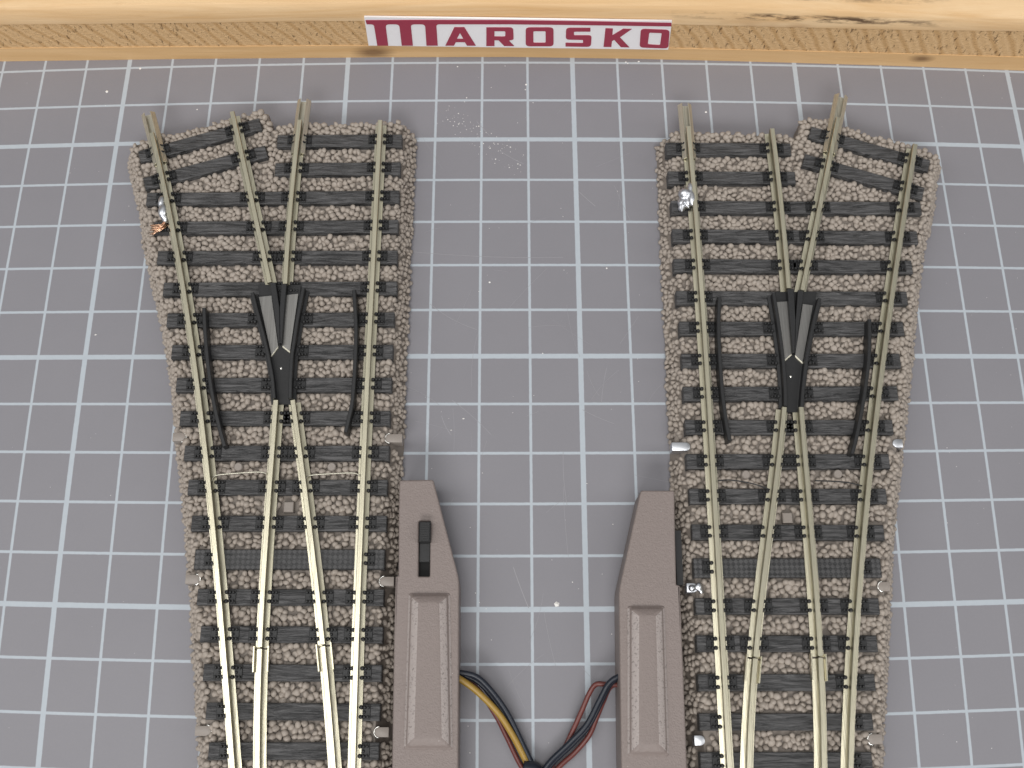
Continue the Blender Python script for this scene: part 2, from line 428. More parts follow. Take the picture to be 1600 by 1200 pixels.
# ------------------------------------------------------------------ turnouts
M_BALLAST = make_ballast()
M_BASE = mat_plastic('ballast_base_plastic', (.20, .172, .15), .6, .3, 20, .2, .01)
M_SLEEP = make_sleeper('grain'); M_CHECK = make_sleeper('checker')
M_BLACK = mat_plastic('black_plastic', (.021, .021, .022), .44, .38, 26, .2, .01, .2)
M_RAIL = mat_metal('nickel_silver', (.77, .725, .575), .28, (.64, .595, .43), None, .95)
M_RAIL2 = mat_metal('nickel_silver_dull', (.66, .63, .53), .42, (.56, .53, .43), None, .8)
M_RAIL_DARK = mat_metal('nickel_silver_dark', (.40, .375, .28), .42, (.30, .275, .19), None, .9)
M_PLATE = mat_metal('brushed_plate', (.34, .33, .315), .45, (.29, .285, .275))
M_BRIGHT = mat_metal('bright_metal', (.86, .84, .80), .22, (.80, .78, .74), (2, 2, 2))
M_SOLDER = mat_metal('solder', (.66, .67, .70), .34, (.66, .68, .72), (.6, .6, .6))
M_COPPER = mat_metal('copper_wire', (.92, .60, .42), .3, (.85, .52, .34), (4, 4, 4))
M_TAB = mat_plastic('tab_plastic', (.255, .222, .198), .4, .45, 30, .1, .01)

HS = 0.66          # sleeper top
ZR = 0.90          # rail top
RAIL_PROF = [(-.115, 0), (.115, 0), (.115, .026), (.028, .036), (.028, .135), (.048, .150), (.048, .228), (.040, .238), (-.040, .238), (-.048, .228), (-.048, .150), (-.028, .135), (-.028, .036), (-.115, .026)]
STONES = []
def stone_variants():
    for k in range(7):
        bm = bmesh.new(); bmesh.ops.create_icosphere(bm, subdivisions=2, radius=1.0)
        d = [Vector(rng.normal(size=3)).normalized() for _ in range(9)]; a = rng.uniform(.58, .92, 9)
        for v in bm.verts:
            p = v.co.copy()
            for n, h in zip(d, a):
                q = p.dot(n)
                if q > h: p -= n * (q - h) * .95
            v.co = p
        bm.verts.ensure_lookup_table()
        V = np.array([v.co[:] for v in bm.verts]); Fc = np.array([[v.index for v in f.verts] for f in bm.faces]); bm.free()
        STONES.append((V, Fc))
stone_variants()

class RailLine:
    """smooth rail line x(y), fitted through measured head positions"""
    def __init__(s, pts, deg=3):
        W_ = [at(p[0], p[1], ZR) for p in pts]; s.y = np.array([w.y for w in W_]); x = np.array([w.x for w in W_])
        s.c = np.polyfit(s.y / 10, x, deg); s.y0, s.y1 = s.y.min(), s.y.max()
    def x(s, y):
        yc = min(max(y, s.y0 - .5), s.y1 + .3); h = .05
        b = float(np.polyval(s.c, yc / 10))
        if y != yc: b += (y - yc) * float(np.polyval(s.c, (yc + h) / 10) - np.polyval(s.c, (yc - h) / 10)) / (2 * h)
        return b
    def path(s, ya, yb, z, n=40): return [Vector((s.x(ya + (yb - ya) * i / n), ya + (yb - ya) * i / n, z)) for i in range(n + 1)]

def turnout(D, label):
    base = at(*D['base'], 0)
    root = thing('railway_turnout', label, 'turnout', base, 'model railway turnouts')
    # ---- ballast
    Lf = [at(p[0], p[1], .05) for p in D['left']]; Rf = [at(p[0], p[1], .05) for p in D['right']]; Tp = [at(p[0], p[1], .52) for p in D['top']]
    ins = .27
    Lf[0].y = min(Lf[0].y, Tp[0].y - .10); Rf[0].y = min(Rf[0].y, Tp[-1].y - .10)
    for q_ in (Lf, Rf): q_[1].y = min(q_[1].y, q_[0].y - .15)
    foot = [(p.x, p.y) for p in Lf[::-1]] + [(p.x, p.y) for p in Tp] + [(p.x, p.y) for p in Rf]
    tops = [(p.x + ins, p.y) for p in Lf[::-1]] + [(min(max(p.x, Lf[0].x + ins), Rf[0].x - ins), p.y) for p in Tp] + [(p.x - ins, p.y) for p in Rf]
    n = len(foot); mb = MB()
    mb.add([(x, y, .002) for x, y in foot] + [(x, y, .525) for x, y in tops],
           [tuple(range(n)), tuple(range(2 * n - 1, n - 1, -1))] + [(i, (i + 1) % n, n + (i + 1) % n, n + i) for i in range(n)])
    bed = mb.build('track_bed', M_BASE, root)
    # sleepers: (left end, right end, width)
    SL = []
    for q in D['sleepers']:
        a = at(q[0], q[1], HS); b = at(q[2], q[3], HS); SL.append((a, b, q[4] if len(q) > 4 else .292))
    ly = np.array([p.y for p in Lf[::-1]]); lx = np.array([p.x for p in Lf[::-1]]); ry = np.array([p.y for p in Rf[::-1]]); rx = np.array([p.x for p in Rf[::-1]])
    fx = np.array([p[0] for p in foot]); fy = np.array([p[1] for p in foot])
    def inside(x, y):
        c = False; j = n - 1
        for i in range(n):
            if (fy[i] > y) != (fy[j] > y) and x < (fx[j] - fx[i]) * (y - fy[i]) / (fy[j] - fy[i]) + fx[i]: c = not c
            j = i
        return c
    pads = [(at(p[0], p[1], .56), p[2]) for p in D['pads']]
    def blocked(x, y):
        for a, b, w in SL:
            dx, dy = b.x - a.x, b.y - a.y; L = math.hypot(dx, dy); u = ((x - a.x) * dx + (y - a.y) * dy) / L; v = abs((x - a.x) * dy - (y - a.y) * dx) / L
            if -.03 < u < L + .03 and v < w / 2 + .042: return True
        for p, r in pads:
            if (x - p.x) ** 2 + (y - p.y) ** 2 < r * r: return True
        return False
    cell = {}; pts = []; sp = .091; g = sp
    x0, x1, y0, y1 = fx.min(), fx.max(), fy.min(), fy.max()
    for _ in range(120000):
        x = random.uniform(x0, x1); y = random.uniform(y0, y1)
        i, j = int((x - x0) / g), int((y - y0) / g); s = sp * random.uniform(.85, 1.12); ok = True
        if not inside(x, y): continue
        zz = .50 * min(max(min(x - np.interp(y, ly, lx), np.interp(y, ry, rx) - x) / ins, 0), 1)
        for a in (i - 2, i - 1, i, i + 1, i + 2):
            for b in (j - 2, j - 1, j, j + 1, j + 2):
                for q in cell.get((a, b), ()):
                    if (q[0] - x) ** 2 + (q[1] - y) ** 2 + (q[2] - zz) ** 2 < s * s: ok = False; break
                if not ok: break
            if not ok: break
        if not ok or blocked(x, y): continue
        cell.setdefault((i, j), []).append((x, y, zz)); pts.append((x, y))
    VV = []; FF = []; off = 0
    for x, y in pts:
        d = min(x - np.interp(y, ly, lx), np.interp(y, ry, rx) - x); k = min(max(d / ins, 0), 1)
        z = .05 + .50 * k + random.uniform(-.02, .022)
        V, Fc = STONES[random.randrange(len(STONES))]
        r = random.uniform(.061, .080) * (1.0 if k >= 1 else .9)
        q = Quaternion(rng.normal(size=4)); q.normalize(); Rm = np.array(q.to_matrix())
        P = (V * np.array([1.15, 1, random.uniform(.72, 1.1)])) @ Rm.T * r + np.array([x - base.x, y - base.y, z])
        VV.append(P); FF.append(Fc + off); off += len(V)
    VV = np.concatenate(VV); FF = np.concatenate(FF)
    me = bpy.data.meshes.new('ballast'); me.vertices.add(len(VV)); me.vertices.foreach_set('co', VV.ravel().astype(np.float32))
    me.loops.add(FF.size); me.loops.foreach_set('vertex_index', FF.ravel().astype(np.int32))
    me.polygons.add(len(FF)); me.polygons.foreach_set('loop_start', np.arange(0, FF.size, 3, dtype=np.int32))
    me.polygons.foreach_set('use_smooth', np.ones(len(FF), dtype=bool)); me.update(calc_edges=True); me.validate()
    link('ballast', me, M_BALLAST, root)
    # ---- rails
    R = {k: RailLine(v[0], v[1] if len(v) > 1 else 3) for k, v in D['rails'].items()}
    spans = {}
    for k, (r, ya, yb, nm) in D['spans'].items():
        A = at(0, 0, 0)
        y_a = R[r].y1 if ya is None else at(R_px(D, r), ya, ZR).y
        y_b = -10.2 if yb is None else at(R_px(D, r), yb, ZR).y
        spans[k] = (r, y_a, y_b)
        mb = MB(); mb.loft(R[r].path(y_a, y_b, ZR - .238), RAIL_PROF)
        ro = mb.build(nm, M_RAIL, root, auto=.5); ro.data.materials.append(M_RAIL_DARK)
        for p in ro.data.polygons:      # web and head sides take a darker metal than running top and foot
            if p.normal.z < .55: p.material_index = 1
    # ---- sleepers with rail chairs
    wings = [(RailLine(w, 2)) for w in D['wings']]
    def chair(mb, c, ang, side, wid):
        ca, sa = math.cos(ang), math.sin(ang)
        def P(u, v, z): return (c.x + u * ca - v * sa, c.y + u * sa + v * ca, z)
        u0 = side * (.066 + .095)
        mb.box(P(u0, 0, HS - .01), .19, wid * .84, .034, ang, .008)
        for v in (-wid * .28, wid * .28):
            mb.dome(P(side * .092, v, HS + .018), .042, .085, 8)
            mb.dome(P(side * .155, v * .97, HS + .018), .031, .075, 7)
            mb.dome(P(side * .216, v * .97, HS + .018), .029, .070, 7)
        mb.dome(P(side * .150, 0, HS + .018), .027, .055, 7)
    for si, (a, b, w) in enumerate(SL):
        ang = math.atan2(b.y - a.y, b.x - a.x); c = (a + b) / 2; L = (b - a).length
        mb = MB(); mb.box((c.x, c.y, .42), L, w, HS - .42, ang, .014)
        sl = mb.build('sleeper', M_CHECK if w > .3 else M_SLEEP, root)
        if w > .3: sl['label'] = 'wide sleeper with fine checkered top'
        cross = []
        for k, (r, ya, yb) in spans.items():
            y = c.y
            for _ in range(6):
                x = R[r].x(y); y = a.y + (x - a.x) * (b.y - a.y) / (b.x - a.x)
            if yb <= y <= ya + .1 and a.x < x < b.x: cross.append((x, y, k))
        for wi, wl in enumerate(wings):
            y = c.y
            if wl.y0 < y < wl.y1: cross.append((wl.x(y), y, 'wl' if wi == 0 else 'wr'))
        cross.sort()
        for i, (x, y, k) in enumerate(cross):
            mb = MB(); sides = []
            smooth_blade = k in ('bl', 'br')
            if not smooth_blade and not (w > .3 and k not in ('sa', 'sb')):
                if k != 'wr' and not (k == 'sb' and (c.y < D['ycut'] or w > .3)):
                    room = x - (cross[i - 1][0] if i else a.x)
                    if room > .28 or i == 0: sides.append(-1)
                if k != 'wl' and not (k == 'sa' and (c.y < D['ycut'] or w > .3)):
                    room = (cross[i + 1][0] if i < len(cross) - 1 else b.x) - x
                    if room > .28 or i == len(cross) - 1: sides.append(1)
            if len(sides) == 2: mb.box((x, y, HS - .02), .22, min(w, .29) * .7, .0212, ang)
            for s in sides: chair(mb, Vector((x, y, 0)), ang, s, min(w, .29))
            if mb.v: mb.build('rail_chair', M_BLACK, sl, auto=.6)
    # ---- crossing frog
    def Q(px, z): return [(at(p[0], p[1], z).x, at(p[0], p[1], z).y) for p in px]
    mb = MB(); mb.prism(Q(D['frogbase'], .72), .60, .72); fr = mb.build('crossing_frog', M_BLACK, root)
    for w in D['wings']:
        pth = spline([at(p[0], p[1], .89) for p in w], 6); pth = [Vector((p.x, p.y, .66)) for p in pth]
        mb = MB(); mb.loft(pth, [(-.085, 0), (.085, 0), (.085, .05), (.034, .07), (.034, .225), (.024, .235), (-.024, .235), (-.034, .225), (-.034, .07), (-.085, .05)])
        mb.build('wing_rail', M_BLACK, fr, auto=.5)
    mb = MB()
    for nn in D['nose']: mb.prism(Q(nn, .875), .70, .875)
    mb.build('crossing_nose', M_BLACK, fr, bevel=.012)
    for pl in D['plates']:
        mb = MB(); mb.prism(Q(pl, .765), .70, .765); po = mb.build('frog_plate', M_PLATE, fr)
        a, b = at(*pl[2], .765), at(*pl[3], .765)      # bright bevelled lip along the lower end
        dn = Vector((0, -1, 0)); mb = MB()
        q0, q1 = a, b
        mb.add([q0, q1, q1 + dn * .030 + Vector((0, 0, -.012)), q0 + dn * .030 + Vector((0, 0, -.012)), q0 + Vector((0, 0, -.05)), q1 + Vector((0, 0, -.05)), q1 + dn * .030 + Vector((0, 0, -.05)), q0 + dn * .030 + Vector((0, 0, -.05))],
               [(0, 1, 2, 3), (7, 6, 5, 4), (0, 4, 5, 1), (1, 5, 6, 2), (2, 6, 7, 3), (3, 7, 4, 0)])
        mb.build('plate_lip', M_RAIL2, po)
    p = at(*D['dot'], .735); mb = MB(); mb.dome((p.x, p.y, .715), .035, .03, 8); mb.build('centre_pin', M_BRIGHT, fr, smooth=True)
    # ---- check rails
    for gpts in D['guards']:
        pth = spline([at(q[0], q[1], .88) for q in gpts], 6); pth = [Vector((q.x, q.y, .60)) for q in pth]
        mb = MB(); mb.loft(pth, [(-.038, 0), (.038, 0), (.038, .27), (.026, .285), (-.026, .285), (-.038, .27)])
        mb.build('check_rail', M_BLACK, root, auto=.5)
    # ---- rail joiners
    for r, pa, pb in D['joiners']:
        ya = at(R_px(D, r), pa, .7).y; yb = at(R_px(D, r), pb, .7).y; t = .016
        prof = [(-.142, 0), (.142, 0), (.146, .06), (.072, .135), (.058, .125), (.126, .052), (.122, t), (-.122, t), (-.126, .052), (-.058, .125), (-.072, .135), (-.146, .06)]
        mb = MB(); mb.loft(R[r].path(ya, yb, ZR - .238 - t - .003, 10), prof)
        mb.build('rail_joiner', M_RAIL2, root, auto=.4)
    # ---- blade hinges
    for r, pa, pb in D['hinges']:
        ya = at(R_px(D, r), pa, .7).y; yb = at(R_px(D, r), pb, .7).y
        for s in (-1, 1):
            mb = MB(); mb.loft(R[r].path(ya, yb, .67, 6), [(s * .118, 0), (s * .140, 0), (s * .140, .12), (s * .118, .12)])
            mb.build('hinge_plate', M_RAIL, root)
    # ---- clip tabs on the shoulders
    for (px0, px1, py, shiny) in D['tabs']:
        z = .50; a = at(px0, py, z); b = at(px1, py, z); s = 1 if b.x > a.x else -1; L = abs(b.x - a.x); hw = .085
        o = [(a.x, a.y - hw), (b.x - s * hw, a.y - hw)] + [(b.x - s * hw + s * hw * math.sin(t), a.y - hw * math.cos(t)) for t in [math.pi * k / 8 for k in range(1, 8)]] + [(b.x - s * hw, a.y + hw), (a.x, a.y + hw)]
        mb = MB(); mb.prism(o, .30, .565); tb = mb.build('clip_tab', M_TAB if not shiny else M_SOLDER, root, bevel=.012, auto=.6)
        if shiny: tb['label'] = 'bare metal clip tab'
        else:
            mb = MB(); cx = b.x - s * hw
            arc = [Vector((cx + s * (hw + .012) * math.sin(t), a.y - (hw + .012) * math.cos(t), .55)) for t in [math.pi * k / 10 for k in range(0, 11)]]
            mb.tube(arc, .016, 6); mb.build('tab_rim', M_BRIGHT, tb, smooth=True)
    # ---- pegs, throw-bar stud, spring wires
    for px, py in D['pegs']:
        p = at(px, py, .66); mb = MB(); mb.tube([Vector((p.x, p.y, z)) for z in (.45, .690, .712)], [.088, .084, .068], 18); mb.build('round_peg', M_TAB, root, auto=.5)
    px, py, rnd = D['stud']; p = at(px, py, .62); mb = MB()
    mb.box((p.x, p.y, .40), .19, .20, .23, 0, .015); mb.build('throw_stud', M_TAB, root)
    mb = MB(); mb.box((p.x, p.y - .02, .38), .34, .26, .13, 0, .01); mb.build('stud_slot', M_BLACK, root)
    for wpts in D['springs']:
        pth = spline([at(q[0], q[1], .74) for q in wpts], 6); mb = MB(); mb.tube(pth, .013, 6); mb.build('spring_wire', M_RAIL2 if not D['dark_spring'] else M_BLACK, root, smooth=True)
    return root, R

def R_px(D, r): return D['rails'][r][0][0][0]

def blob(name, mat, parent, parts, label=None):
    """lumpy molten-looking drop joined from squashed spheres by remeshing"""
    bm = bmesh.new()
    for c, r in parts:
        g = bmesh.ops.create_icosphere(bm, subdivisions=3, radius=1.0)
        for v in g['verts']:
            v.co = Vector((v.co.x * r[0], v.co.y * r[1], v.co.z * r[2])) + c - parent_loc(parent)
    me = bpy.data.meshes.new(name); bm.to_mesh(me); bm.free()
    o = link(name, me, mat, parent)
    md = o.modifiers.new('fuse', 'REMESH'); md.mode = 'VOXEL'; md.voxel_size = .016; md.use_smooth_shade = True
    sm = o.modifiers.new('soften', 'SMOOTH'); sm.iterations = 12; sm.factor = .5
    if label: o['label'] = label
    return o

LEFT = dict(
    base=(440, 700),
    left=[(203, 237), (208, 290), (220, 335), (226, 390), (238, 440), (257, 530), (268, 600), (276, 680), (284, 760), (292, 850), (299, 930), (302, 1020), (306, 1080), (310, 1130), (313, 1200), (318, 1330)],
    top=[(206, 228), (225, 224), (260, 214), (350, 192), (405, 177), (420, 179), (423, 206), (440, 199), (580, 195), (625, 193), (646, 200)],
    right=[(649, 208), (648, 240), (644, 330), (640, 440), (636, 530), (632, 620), (631, 700), (626, 750), (621, 900), (613, 1200), (610, 1330)],
    sleepers=[(217.5, 245, 407, 193), (225, 287, 416, 236), (433, 220, 628, 219), (429.5, 264, 625.6, 262.5), (228.7, 310.5, 623.7, 307), (240, 356, 622, 353), (245.6, 402, 620.7, 401),
              (255, 451.5, 620, 449.5), (260.6, 499.5, 616, 498), (268, 549.5, 613.6, 549), (275, 601, 611.7, 600.6), (281, 653, 609.5, 653), (287.6, 707.5, 608, 707.5), (293.6, 761, 605, 761), (299, 817.4, 604, 817.4),
              (303.7, 873.8, 601, 873.8, .37), (308, 932.6, 599.4, 933.5), (313, 990.5, 598, 992), (317.6, 1050.5, 596.4, 1052), (321.8, 1111, 593.7, 1113), (325.5, 1173.7, 592, 1173.7), (329, 1237, 590, 1237)],
    pads=[(373, 730, .10), (518.6, 730, .10), (451, 792, .20), (281, 684, .15), (616, 686, .2), (302, 906, .15), (606, 909, .2), (318, 1142, .15), (597, 1144, .2), (255, 327, .08)],
    rails=dict(
        A=([(229, 178), (240.5, 229), (251, 270), (262, 319), (272, 364), (281, 411), (291, 485), (297, 530), (305, 588), (313, 655), (320.5, 715), (326, 768), (332, 820), (336, 859), (342.5, 930), (349, 1005), (354, 1072), (357.5, 1125), (361, 1196)], 3),
        B=([(593.7, 187.5), (590.5, 255), (588, 319), (584, 375), (581, 430), (579, 475), (576, 550), (573, 602.5), (571, 655), (568.5, 707.5), (566.5, 760), (564.5, 820), (562, 862), (559, 930), (557, 990), (555, 1057), (553, 1125), (551.5, 1196)], 3),
        C=([(362.5, 174), (374, 229), (387, 285), (397, 330), (407, 375), (416, 419), (421, 441)], 2),
        D=([(468, 187), (464, 220), (458, 270), (452.5, 337), (448, 397), (446.5, 422), (445, 443)], 2),
        E=([(430.5, 625), (428, 662), (425.6, 700), (422, 745), (418, 794), (414.5, 846), (410.5, 919), (407, 982), (404.5, 1035), (402.5, 1125), (401.5, 1196)], 3),
        F=([(457, 625), (462, 660), (467, 700), (473, 740), (479, 790), (485, 839), (488, 865), (494, 911), (499, 960), (503, 1005), (507, 1039), (512, 1088), (516.5, 1144), (520, 1196)], 3)),
    spans=dict(sa=('A', 207, None, 'rail'), sb=('B', None, None, 'rail'), c=('C', None, 441, 'rail'), d=('D', None, 443, 'rail'), e=('E', None, 1011, 'rail'), f=('F', None, 1007, 'rail'), bl=('E', 1014, None, 'switch_blade'), br=('F', 1010, None, 'switch_blade')),
    ycut=at(400, 1085, .66).y,
    wings=[[(394, 457), (401, 485), (408, 511), (414, 535), (420, 562), (425, 590), (428, 622)], [(474, 449), (468, 480), (463, 508), (459, 535), (456, 555), (454, 587), (453, 622)]],
    frogbase=[(403, 445), (470, 445), (464, 520), (462, 560), (460, 632), (424, 632), (419, 560), (411, 520)],
    nose=[[(421.5, 441), (430.5, 441), (436.5, 480), (437.5, 536), (435, 536), (430, 500)], [(440, 441), (448, 441), (443, 500), (440.5, 536), (437.6, 536), (437, 480)]],
    plates=[[(404.5, 464), (424, 462), (434.5, 541), (424, 555)], [(447.5, 461), (466, 459), (453, 549), (441.5, 540)]],
    dot=(439, 575),
    guards=[[(318.5, 481), (320.5, 524), (325.5, 576), (333, 625), (343, 670), (350.6, 697)], [(553, 453), (556, 512), (554.5, 569), (550.5, 625), (544.5, 655), (540, 675)]],
    joiners=[('A', 178, 256), ('D', 157, 241)],
    hinges=[('E', 1010, 1050), ('F', 1006, 1048)],
    tabs=[(271, 291.5, 684, 0), (629, 603, 686, 0), (291, 313.5, 906, 0), (616, 594, 909, 0), (306, 331, 1142, 0), (608, 586, 1144, 0)],
    pegs=[(373, 730), (518.6, 730)], stud=(451, 792, 0),
    springs=[[(331, 752), (333, 746), (341, 742), (375, 739), (405, 737.5), (417, 740)], [(478, 753), (479, 746.5), (486, 742.5), (520, 740), (551, 739), (563, 743)]],
    dark_spring=False)

RIGHT = dict(
    base=(1240, 700),
    left=[(1026, 222), (1027, 260), (1030, 330), (1033, 400), (1036, 450), (1039, 520), (1042, 600), (1046, 680), (1049, 760), (1057, 900), (1063, 1000), (1070, 1200), (1074, 1330)],
    top=[(1029, 213), (1060, 208), (1200, 213), (1245, 217), (1250, 191), (1263, 188), (1300, 192), (1330, 205), (1440, 236), (1456, 240)],
    right=[(1465, 250), (1460, 300), (1452, 360), (1441, 400), (1432, 470), (1426, 540), (1420, 600), (1415, 650), (1409, 700), (1403, 760), (1398, 800), (1392, 870), (1390, 930), (1387, 1000), (1384, 1060), (1380, 1110), (1377, 1200), (1372, 1330)],
    sleepers=[(1041, 231.7, 1236, 233), (1044, 276.7, 1243, 277.5), (1266, 206, 1452, 259), (1256, 249, 1443, 302), (1049, 323, 1439.5, 325), (1051, 367.5, 1434, 371), (1053, 414, 1425.6, 417), (1057, 464.5, 1418, 465.6),
              (1062, 512.5, 1412.5, 513), (1065.6, 563, 1407, 563), (1068, 615, 1403, 614), (1071, 667, 1395.6, 667), (1073, 720.6, 1390, 720.6), (1077.6, 775, 1385.5, 775), (1081.7, 831, 1381.7, 832), (1084, 887, 1377, 887, .355),
              (1087, 947, 1374, 947), (1089, 1005.5, 1371, 1005.5), (1091, 1066.5, 1367.5, 1066), (1093, 1128, 1364, 1128), (1094.5, 1189, 1363, 1189), (1096, 1252, 1361, 1252)],
    pads=[(1165, 742, .10), (1308.6, 741, .10), (1230.6, 809, .20), (1064, 699, .17), (1400, 694, .17), (1086, 919, .18), (1379, 917, .17), (1094, 1157, .17), (1366, 1155, .17), (1072, 310, .10)],
    rails=dict(
        A=([(1073.5, 165), (1076, 202), (1079, 240), (1083, 285), (1087, 330), (1091, 375), (1094.5, 422), (1098.5, 475), (1102, 531), (1106, 587), (1109, 640), (1112.5, 700), (1117, 794), (1120, 846), (1125, 926), (1129, 990), (1132, 1050), (1136, 1110), (1140, 1196)], 3),
        B=([(1430.5, 225), (1423.5, 270), (1416, 319), (1409, 364), (1402.5, 405), (1393, 464), (1385, 524), (1379, 575), (1372, 632), (1365.5, 692), (1359.5, 745), (1354.5, 790), (1350, 839), (1346.5, 881), (1342.5, 937), (1338.5, 994), (1335, 1050), (1333, 1106), (1330, 1196)], 3),
        C=([(1206.5, 200.6), (1212, 240), (1217.5, 289), (1222, 330), (1226, 375), (1231, 431), (1233, 450)], 2),
        D=([(1316, 154), (1308, 195), (1299, 240), (1288.5, 289), (1279.5, 330), (1270, 375), (1260.5, 420), (1255, 450)], 2),
        E=([(1226, 636), (1222.5, 670), (1218.5, 707), (1214, 745), (1208, 790), (1202, 842), (1199.5, 862), (1193, 911), (1187, 964), (1182, 1012), (1178, 1061), (1175, 1106), (1171, 1196)], 3),
        F=([(1252, 636), (1255, 670), (1259, 719), (1263, 768), (1267, 816), (1271.5, 866), (1276, 922), (1279.5, 975), (1282, 1020), (1283.5, 1050), (1285.5, 1106), (1288, 1196)], 3)),
    spans=dict(sa=('A', 197, None, 'rail'), sb=('B', None, None, 'rail'), c=('C', None, 450, 'rail'), d=('D', 183, 453, 'rail'), e=('E', None, 1026, 'rail'), f=('F', None, 1025, 'rail'), bl=('E', 1029, None, 'switch_blade'), br=('F', 1028, None, 'switch_blade')),
    ycut=at(1200, 1100, .66).y,
    wings=[[(1209, 458), (1213.5, 485), (1217.5, 512), (1222, 545), (1225, 575), (1227, 605), (1227.5, 634)], [(1281, 466), (1275, 490), (1270, 512), (1261.5, 555), (1257, 590), (1254.5, 615), (1253, 636)]],
    frogbase=[(1212, 456), (1276, 456), (1266, 530), (1260, 570), (1256, 644), (1224, 644), (1220, 570), (1214, 530)],
    nose=[[(1230.5, 451), (1240, 451), (1243, 500), (1242, 550), (1239, 551), (1235, 505)], [(1247, 453), (1256, 453), (1248, 510), (1243.5, 551), (1242.3, 550), (1243.5, 500)]],
    plates=[[(1213, 472), (1230, 471), (1237.5, 552), (1226, 562)], [(1254.5, 475), (1270, 477), (1254, 566), (1242.5, 555)]],
    dot=(1235.5, 588),
    guards=[[(1124.5, 464), (1123, 512), (1125.6, 569), (1129.5, 617), (1135, 659), (1140.6, 688)], [(1359, 499), (1358.5, 550), (1354, 595), (1347, 640), (1338, 685), (1331.5, 709)]],
    joiners=[('A', 164, 249), ('D', 150, 240)],
    hinges=[('E', 1024, 1066), ('F', 1022, 1064)],
    tabs=[(1049, 1078, 699, 1), (1409, 1393, 694, 1), (1072, 1090, 919, 1), (1389, 1371, 917, 0), (1084, 1101, 1157, 1), (1377, 1355, 1155, 0)],
    pegs=[(1165, 742), (1308.6, 741)], stud=(1230.6, 809, 1),
    springs=[[(1122, 751), (1140, 750), (1168, 754), (1190, 760), (1203, 765)], [(1273, 751), (1300, 752), (1325, 754), (1347, 759)]],
    dark_spring=True)

tl, RL = turnout(LEFT, 'railway turnout branching to the left, frayed copper strands on its left edge')
tr, RR = turnout(RIGHT, 'railway turnout branching to the right, shiny solder lump near its upper left corner')

# solder and loose strands
def drops(lst, z): return [(Vector((*at(px, py, zz).xy, zz)), r) for px, py, zz, r in lst]
blob('solder_blob', M_SOLDER, tl, drops([(253, 316, .82, (.08, .16, .08)), (255, 330, .82, (.10, .17, .09)), (259, 342, .76, (.08, .10, .08))], 0))
mb = MB()
for k in range(18):
    a = at(261 + random.uniform(-4, 3), 346 + random.uniform(-5, 6), .68); g_ = random.uniform(0, 1); c = at(251 + random.uniform(-4, 4), 352 + 6 * g_ + random.uniform(-3, 3), .74 + random.uniform(0, .08)); e = at(234 + random.uniform(0, 14) * (1 - g_ * .5), 351 + 15 * g_ + random.uniform(-2, 2), .66 + random.uniform(0, .1))
    mb.tube(spline([a, c, e], 5), .012, 5)
mb.build('copper_strands', M_COPPER, tl, smooth=True)
blob('solder_blob', M_SOLDER, tr, drops([(1079, 294, .84, (.07, .14, .07)), (1081, 309, .84, (.08, .20, .08)), (1070, 303, .80, (.14, .13, .13)), (1070, 317, .75, (.16, .13, .10)), (1065, 326, .72, (.08, .07, .07))], 0))
mb = MB()
for k in range(3):
    a = at(1080 + random.uniform(-4, 3), 303 + random.uniform(-5, 8), .72); c = at(1072 + random.uniform(-7, 6), 316 + random.uniform(-6, 6), .86); e = at(1066 + random.uniform(-8, 14), 327 + random.uniform(-5, 5), .80)
    mb.tube(spline([a, c, e], 5), .020, 8)
mb.build('tinned_strands', M_SOLDER, tr, smooth=True)
blob('solder_blob', M_SOLDER, tr, drops([(1081, 919, .60, (.07, .07, .06)), (1092, 917, .59, (.07, .09, .05)), (1096, 924, .57, (.05, .06, .04))], 0))

# ------------------------------------------------------------------ switch motors
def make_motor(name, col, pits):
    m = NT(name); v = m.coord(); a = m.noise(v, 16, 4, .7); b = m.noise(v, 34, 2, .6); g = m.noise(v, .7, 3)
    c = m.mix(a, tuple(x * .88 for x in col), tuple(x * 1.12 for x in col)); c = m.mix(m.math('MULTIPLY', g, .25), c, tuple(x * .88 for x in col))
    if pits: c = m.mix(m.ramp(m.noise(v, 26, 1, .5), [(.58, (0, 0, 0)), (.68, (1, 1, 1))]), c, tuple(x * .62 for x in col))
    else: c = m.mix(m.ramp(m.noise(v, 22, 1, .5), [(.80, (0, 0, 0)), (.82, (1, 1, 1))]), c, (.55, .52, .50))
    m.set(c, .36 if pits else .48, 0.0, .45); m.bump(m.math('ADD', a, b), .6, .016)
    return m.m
M_MOTOR = make_motor('motor_plastic', (.215, .176, .163), False)
M_RIDGE_SHEEN = make_motor('motor_plastic_pitted_sheen', (.335, .29, .275), True)
M_DARKSLOT = mat_plastic('slot_black', (.008, .008, .008), .6, .2, 30, .1, .01)
ZM = .86
